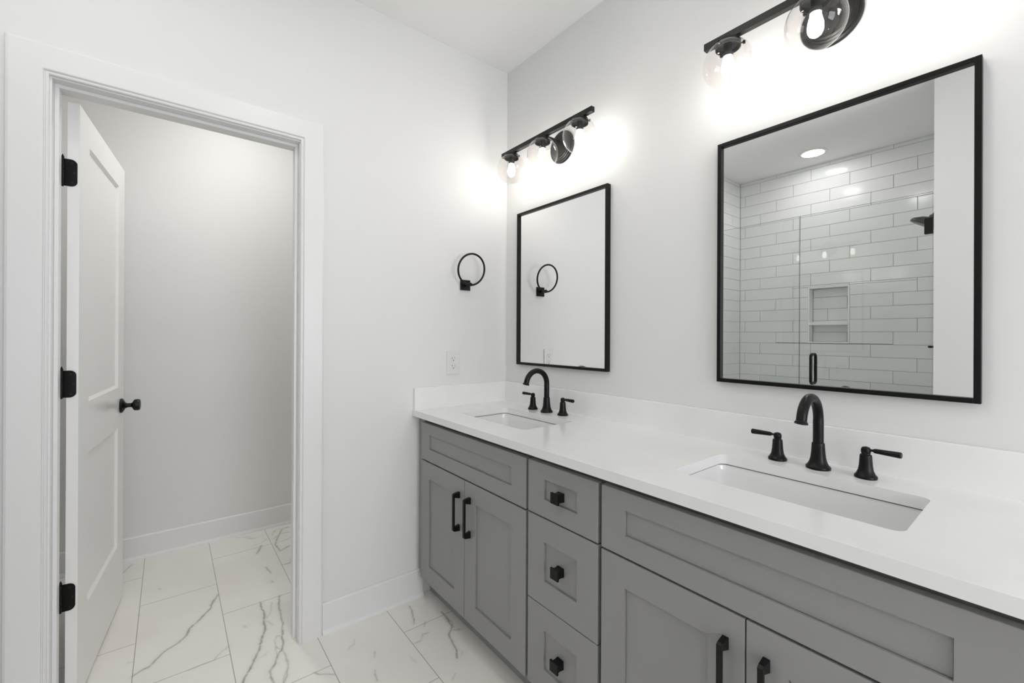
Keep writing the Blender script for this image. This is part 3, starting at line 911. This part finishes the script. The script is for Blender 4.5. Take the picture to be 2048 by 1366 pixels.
# ------------------------------------------------------------------ vanity lights
def make_light():
    root = thing('vanity_light', 'black three-globe vanity light above the far mirror', 'wall light', (0.4375, -0.0005, 2.165), 'three-globe vanity lights')
    yb_ = -0.13
    bm = NB()
    # stepped round wall plate
    mt = Matrix.Rotation(radians(90), 4, 'X')
    lathe(bm, [(0.076, 0), (0.077, 0.004), (0.074, 0.010), (0.068, 0.011), (0.067, 0.016), (0.062, 0.0175), (0.061, 0.022), (0.055, 0.0235), (0.052, 0.027), (0.02, 0.029), (0.001, 0.029)], 56, mt)
    obj('wall_plate', bm, 'black_soft', root)
    bm = NB()
    lathe(bm, [(0.0085, 0.025), (0.0085, 0.125)], 24, Matrix.Translation((0, 0, 0.0185)) @ mt)
    obj('arm', bm, 'black_soft', root)
    bm = NB(); box(bm, -0.305, 0.305, yb_-0.0095, yb_+0.0095, 0.008, 0.030)
    obj('mounting_bar', bm, 'black_soft', root, bevel=0.001)
    for k in (-1, 0, 1):
        x = 0.232*k
        bm = NB()
        T = Matrix.Translation((x, yb_, 0))
        lathe(bm, [(0.006, 0.010), (0.016, 0.009), (0.0335, 0.005), (0.0360, 0.001), (0.0360, -0.016), (0.0345, -0.016), (0.0345, -0.002), (0.012, -0.002), (0.012, -0.030), (0.0145, -0.031),
                   (0.0145, -0.042), (0.011, -0.042), (0.001, -0.042)], 40, T, cap=False)
        cup = obj('socket_cup', bm, 'black_soft', root)
        for a in (20, 140, 260):
            aa = radians(a); dv = Vector((cos(aa), sin(aa), 0))
            bm = NB()
            c0 = Vector((x, yb_, -0.011))
            tube(bm, [tuple(c0+dv*l) for l in (0.034, 0.0405, 0.0406, 0.0465, 0.0475)], [0.0022, 0.0022, 0.0052, 0.0052, 0.0038], 12)
            obj('thumb_screw', bm, 'black', cup)
        # globe: open neck under the cup
        bm = NB()
        R_, zc = 0.0725, -0.066
        prof = [(0.0335, -0.004), (0.0338, -0.0035)]
        th0 = math.asin(0.0335/R_)
        pr = [(0.0325, -0.0015)]
        for i in range(0, 37):
            th = th0 + (pi-th0)*i/36
            pr.append((max(0.0004, R_*sin(th)), zc+R_*cos(th)))
        lathe(bm, pr, 56, T, cap=False)
        obj('glass_globe', bm, 'globe', root)
        # bulb
        bm = NB()
        lathe(bm, [(0.0125, -0.042), (0.0130, -0.047), (0.0150, -0.056), (0.0180, -0.068), (0.0190, -0.080), (0.0180, -0.090), (0.0140, -0.099), (0.007, -0.1045), (0.001, -0.106)], 28, T, cap=False)
        bu = obj('bulb', bm, 'bulb', root)
    return root
l1 = make_light()
l2 = copy_tree(l1); l2.location = (1.5195, -0.0005, 2.165)
l2['label'] = 'black three-globe vanity light above the near mirror, cut by the top of the photo'

# ------------------------------------------------------------------ towel ring and outlet
t = thing('towel_ring', 'black round towel ring on a square plate on the wall above the outlet', 'towel ring', (0.0, -0.2755, 1.518))
bm = NB(); box(bm, 0.0004, 0.009, -0.029, 0.029, -0.027, 0.027); obj('wall_plate', bm, 'black', t, bevel=0.001)
bm = NB(); lathe(bm, [(0.0095, 0.008), (0.0080, 0.02), (0.0078, 0.042), (0.0095, 0.044), (0.0105, 0.050), (0.0090, 0.057), (0.001, 0.058)], 24, Matrix.Rotation(radians(90), 4, 'Y'))
obj('post', bm, 'black', t)
bm = NB()
tube(bm, [(0.051+0.0145*(1-cos(2*pi*k/72)), -0.0005+0.0785*sin(2*pi*k/72), 0.0745-0.0775*cos(2*pi*k/72)) for k in range(72)], 0.0050, 16, closed=True)
obj('ring', bm, 'black', t)

t = thing('wall_outlet', 'white duplex wall outlet above the counter side splash', 'outlet', (0.0, -0.3455, 1.117))
bm = NB(); box(bm, 0.0004, 0.006, -0.0365, 0.0365, -0.060, 0.060); obj('cover_plate', bm, 'plastic', t, bevel=0.0025, segs=3)
for dz in (0.0195, -0.0195):
    bm = NB()
    pts = []
    for k in range(32):
        a = 2*pi*k/32
        pts.append((0.0172*cos(a), max(-0.0142, min(0.0142, 0.0172*sin(a)))+dz))
    prism(bm, pts, 0, 0.0058, 0.0072)
    rc = obj('receptacle', bm, 'plastic', t)
    bm = NB()
    box(bm, 0.0071, 0.0074, -0.0078, -0.0058, dz-0.0005, dz+0.0085); box(bm, 0.0071, 0.0074, 0.0056, 0.0074, dz+0.0005, dz+0.0075)
    lathe(bm, [(0.0026, 0.0071), (0.0026, 0.0074)], 14, Matrix.Translation((0, 0, dz-0.0075)) @ Matrix.Rotation(radians(90), 4, 'Y'))
    obj('slot', bm, 'hole', rc)
bm = NB(); lathe(bm, [(0.003, 0.0058), (0.0026, 0.0070), (0.0005, 0.0071)], 16, Matrix.Rotation(radians(90), 4, 'Y')); obj('screw', bm, 'plastic', t)

# ------------------------------------------------------------------ recessed ceiling lights
def can(x, y, mat, label, r=0.066):
    t = thing('recessed_light', label, 'ceiling light', (x, y, H), 'recessed ceiling lights')
    bm = NB(); lathe(bm, [(r+0.022, -0.0003), (r+0.021, -0.004), (r+0.004, -0.0065), (r, -0.0050), (r-0.001, -0.0003)], 48, None, cap=False)
    obj('trim_ring', bm, 'trim', t)
    bm = NB(); v = [bm.verts.new((r*cos(2*pi*k/48), r*sin(2*pi*k/48), -0.0042)) for k in range(48)]
    f = bm.faces.new(list(reversed(v)))
    obj('lens', bm, mat, t, recalc=False)
    return t
can(0.700, -2.565, 'can_shower', 'round recessed light in the ceiling over the tiled shower, seen in the near mirror', 0.076)
can(1.02, -1.07, 'can_room', 'round recessed ceiling light over the bathroom floor, in front of the vanity')
can(0.62, -1.76, 'can_fill', 'added recessed ceiling light just outside the glass shower, fill for the left side')  # unseen lamp, added to brighten the door wall side
can(-0.66, -1.17, 'can_stall', 'round recessed ceiling light over the toilet room')

# ------------------------------------------------------------------ shower fittings
GT = 2.088
t = thing('shower_door', 'frameless clear glass shower door with black hinges, seen in the near mirror', 'shower door', (0.812, YG, 0.13))
bm = NB(); box(bm, 0.0015, 0.664, -0.004, 0.004, 0, GT-0.13)
gm = obj('glass_pane', bm, ['shower_glass', 'glass_edge'], t)
for f in gm.data.polygons:
    if abs(f.normal.y) < 0.5: f.material_index = 1
for sy in (-1, 1):
    bm = NB()
    zc0, zc1 = 0.815, 1.010
    xh = 0.082
    pts = [(xh, sy*0.004, zc0), (xh, sy*0.020, zc0)]
    yo_ = sy*0.045; rr = 0.022
    for k in range(0, 7):
        a = radians(90*k/6); pts.append((xh, yo_-sy*rr*(1-sin(a)), zc0+rr*(1-cos(a))))
    for k in range(0, 7):
        a = radians(90*k/6); pts.append((xh, yo_-sy*rr*(1-cos(a)), zc1-rr+rr*sin(a)))
    pts += [(xh, sy*0.004, zc1)]
    tube(bm, pts, 0.0095, 20)
    hd_ = obj('handle', bm, 'black', t)
for zc in (1.765, 0.22):
    bm = NB()
    box(bm, 0.630, 0.666, -0.0135, -0.0042, zc-0.045, zc+0.045); box(bm, 0.630, 0.666, 0.0042, 0.0135, zc-0.045, zc+0.045)
    box(bm, 0.6645, 0.666, -0.0042, 0.0042, zc-0.045, zc+0.045)
    obj('hinge', bm, 'black', t, bevel=0.001)
bm = NB(); box(bm, 0.010, 0.8095, YG-0.004, YG+0.004, 0.112, GT)
gp = obj('shower_screen', bm, ['shower_glass', 'glass_edge'])
for f in gp.data.polygons:
    if abs(f.normal.y) < 0.5: f.material_index = 1
tag(gp, 'fixed clear glass shower panel beside the glass door, seen in the near mirror', 'glass panel')
# shower head on its arm
t = thing('overhead_shower', 'black round shower head on a bent arm, seen in the near mirror', 'shower head', (XW-0.0085, -2.42, 2.075))
bm = NB(); lathe(bm, [(0.030, 0.0), (0.029, 0.004), (0.012, 0.010), (0.0105, 0.012)], 28, Matrix.Rotation(radians(-90), 4, 'Y')); obj('flange', bm, 'black', t)
bm = NB()
tube(bm, [(-0.004, 0, 0), (-0.02, 0, 0.002), (-0.035, 0, 0.0), (-0.05, 0, -0.010), (-0.066, 0, -0.028)], 0.0095, 18)
obj('arm', bm, 'black', t)
dirv = Vector((-0.50, 0, -0.866)).normalized()
bm = NB()
mt = Matrix.Translation((-0.066, 0, -0.028)) @ dirv.to_track_quat('Z', 'Y').to_matrix().to_4x4()
lathe(bm, [(0.012, -0.004), (0.015, 0.004), (0.015, 0.013), (0.030, 0.016), (0.046, 0.021), (0.056, 0.028), (0.070, 0.036), (0.082, 0.044), (0.088, 0.054), (0.088, 0.062), (0.086, 0.067), (0.078, 0.069), (0.001, 0.068)], 40, mt)
obj('spray_face', bm, 'black', t)
t = thing('shower_valve', 'black shower valve lever on the side wall, seen in the near mirror', 'shower valve', (XW-0.0085, -2.42, 1.196))
bm = NB(); lathe(bm, [(0.075, 0), (0.074, 0.005), (0.03, 0.009), (0.024, 0.012), (0.022, 0.045), (0.018, 0.050), (0.001, 0.051)], 36, Matrix.Rotation(radians(-90), 4, 'Y')); obj('valve_plate', bm, 'black', t)
bm = NB(); tube(bm, [(-0.045, 0, 0), (-0.060, 0, 0), (-0.083, 0, 0.0), (-0.086, 0, 0)], [0.007, 0.0065, 0.0065, 0.004], 16); obj('lever', bm, 'black', t)

# ------------------------------------------------------------------ added daylight fill through the unseen window opening
la = bpy.data.lights.new('window_fill', 'AREA'); la.shape = 'RECTANGLE'; la.size = wy1-wy0-0.1; la.size_y = wz1-wz0-0.1
la.energy = DAY_FILL; la.color = (0.96, 0.955, 1.0)
lo = bpy.data.objects.new('window_fill', la); COL.objects.link(lo)
lo.location = (XR+0.09, (wy0+wy1)/2, (wz0+wz1)/2); lo.rotation_euler = (0, radians(90), 0)
